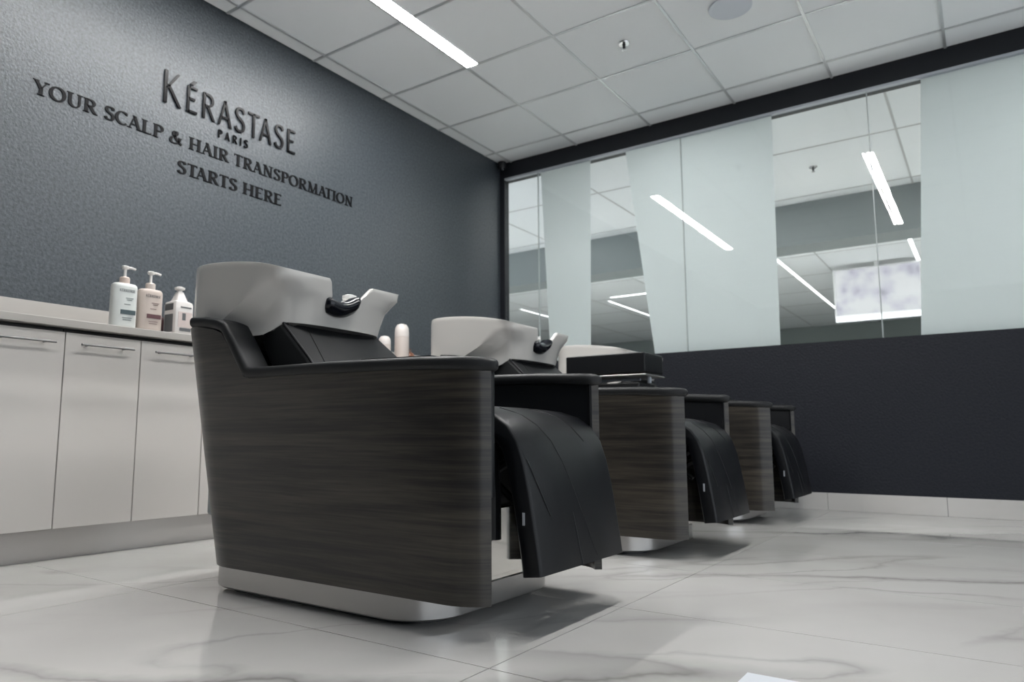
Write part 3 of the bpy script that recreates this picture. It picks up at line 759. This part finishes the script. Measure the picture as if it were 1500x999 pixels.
pump_bottle(-3.306, -.405, RZ, .098, .062, .178, (.655, .68, .66), (.62, .5, .44), (.06, .09, .1), 'pale mint pump bottle, leftmost and tallest on the worktop', 'KÉRASTASE', .252)
pump_bottle(-3.198, -.405, RZ, .098, .062, .172, (.56, .48, .43), (.62, .55, .5), (.12, .05, .055), 'beige pump bottle with maroon label block beside the mint one', 'KÉRASTASE', .250)
# square white bottle with grey sides
t = tag(empty('pump_bottle', (-3.067, -.405, ZC), math.radians(2)), 'square white pump bottle with grey side panels, next to the nearest basin', 'bottle')
MW = mat('square_bottle_white', (.70, .67, .65), .35); MG = mat('square_bottle_grey', (.12, .125, .13), .5); MP = mat('square_bottle_pink', (.62, .53, .5), .4)
bm = bmesh.new(); lathe(bm, [(.042, 0), (.044, .006), (.044, .128), (.041, .138), (.026, .146), (.019, .165), (.012, .185)], n=48, pw=7); build('body', bm, MW, t, smooth=True)
for z0_, z1_ in ((.01, .085), (.102, .13)): boxo('side_label', (-.0447, -.0435, -.028, .030, z0_, z1_), MG, t)
bm = bmesh.new(); box(bm, -.03, .034, -.0449, -.0435, .03, .095); build('front_label', bm, MP, t)
for b_ in ((-.022, .03, -.0452, -.0435, .014, .027), (-.012, .004, -.0453, -.0435, .06, .09), (-.02, .03, -.0449, -.0435, .112, .118)): boxo('label_block', b_, MG, t)
bm = bmesh.new(); lathe(bm, [(.010, .180), (.010, .192), (.02, .196), (.021, .204), (.012, .208)], n=20); build('pump_head', bm, M_PUMP, t, smooth=True)
def plain_bottle(name, x, y, r, hs, col, capcol, caph, label, rough=.3):
    t = tag(empty(name, (x, y, ZC)), label, 'bottle')
    bm = bmesh.new(); lathe(bm, [(r*.92, 0), (r, .006), (r, hs*.72), (r*.96, hs*.80), (r*.72, hs*.92), (r*.42, hs)], n=28); build('body', bm, mat('bottle_body', col, rough), t, smooth=True)
    bm = bmesh.new(); lathe(bm, [(r*.44, hs-.004), (r*.44, hs+caph-.004), (r*.36, hs+caph)], n=22); build('cap', bm, mat('bottle_cap', capcol, .35), t, smooth=True)
plain_bottle('tall_bottle', -2.965, -.28, .028, .16, (.16, .012, .014), (.03, .008, .01), .03, 'dark red bottle half hidden behind the nearest basin')
plain_bottle('short_bottle', -3.105, -.31, .03, .09, (.05, .02, .022), (.02, .02, .022), .02, 'short dark maroon bottle between the beige and square bottles')
def dome_bottle(x, y, w, h, label):
    t = tag(empty('dome_bottle', (x, y, ZC)), label, 'bottle'); r = w/2
    bm = bmesh.new(); lathe(bm, [(r*.95, 0), (r, .005), (r, h*.68)], n=28); build('body', bm, mat('dome_bottle_pink', (.62, .55, .51), .35), t, smooth=True)
    bm = bmesh.new(); lathe(bm, [(r, h*.685), (r, h*.80), (r*.92, h*.90), (r*.66, h*.975), (r*.2, h)], n=28); build('cap', bm, mat('dome_bottle_cap', (.68, .63, .6), .35), t, smooth=True)
dome_bottle(-1.60, -.36, .085, .243, 'pale pink domed bottle seen between the nearest and middle basins')
dome_bottle(-1.715, -.33, .07, .16, 'smaller pale bottle left of the domed pink bottle')
plain_bottle('amber_jar', -1.50, -.33, .035, .085, (.22, .09, .05), (.06, .03, .02), .02, 'small amber jar right of the domed pink bottle')

# ------------------------------------------------------------------ sheet of paper on the floor
t = boxo('paper_sheet', (-.148, .148, -.105, .105, 0, .0012), M_PAPER, loc=(-3.492, -2.881, .0002)); tag(t, 'white sheet of paper lying on the marble floor at the bottom edge', 'paper')
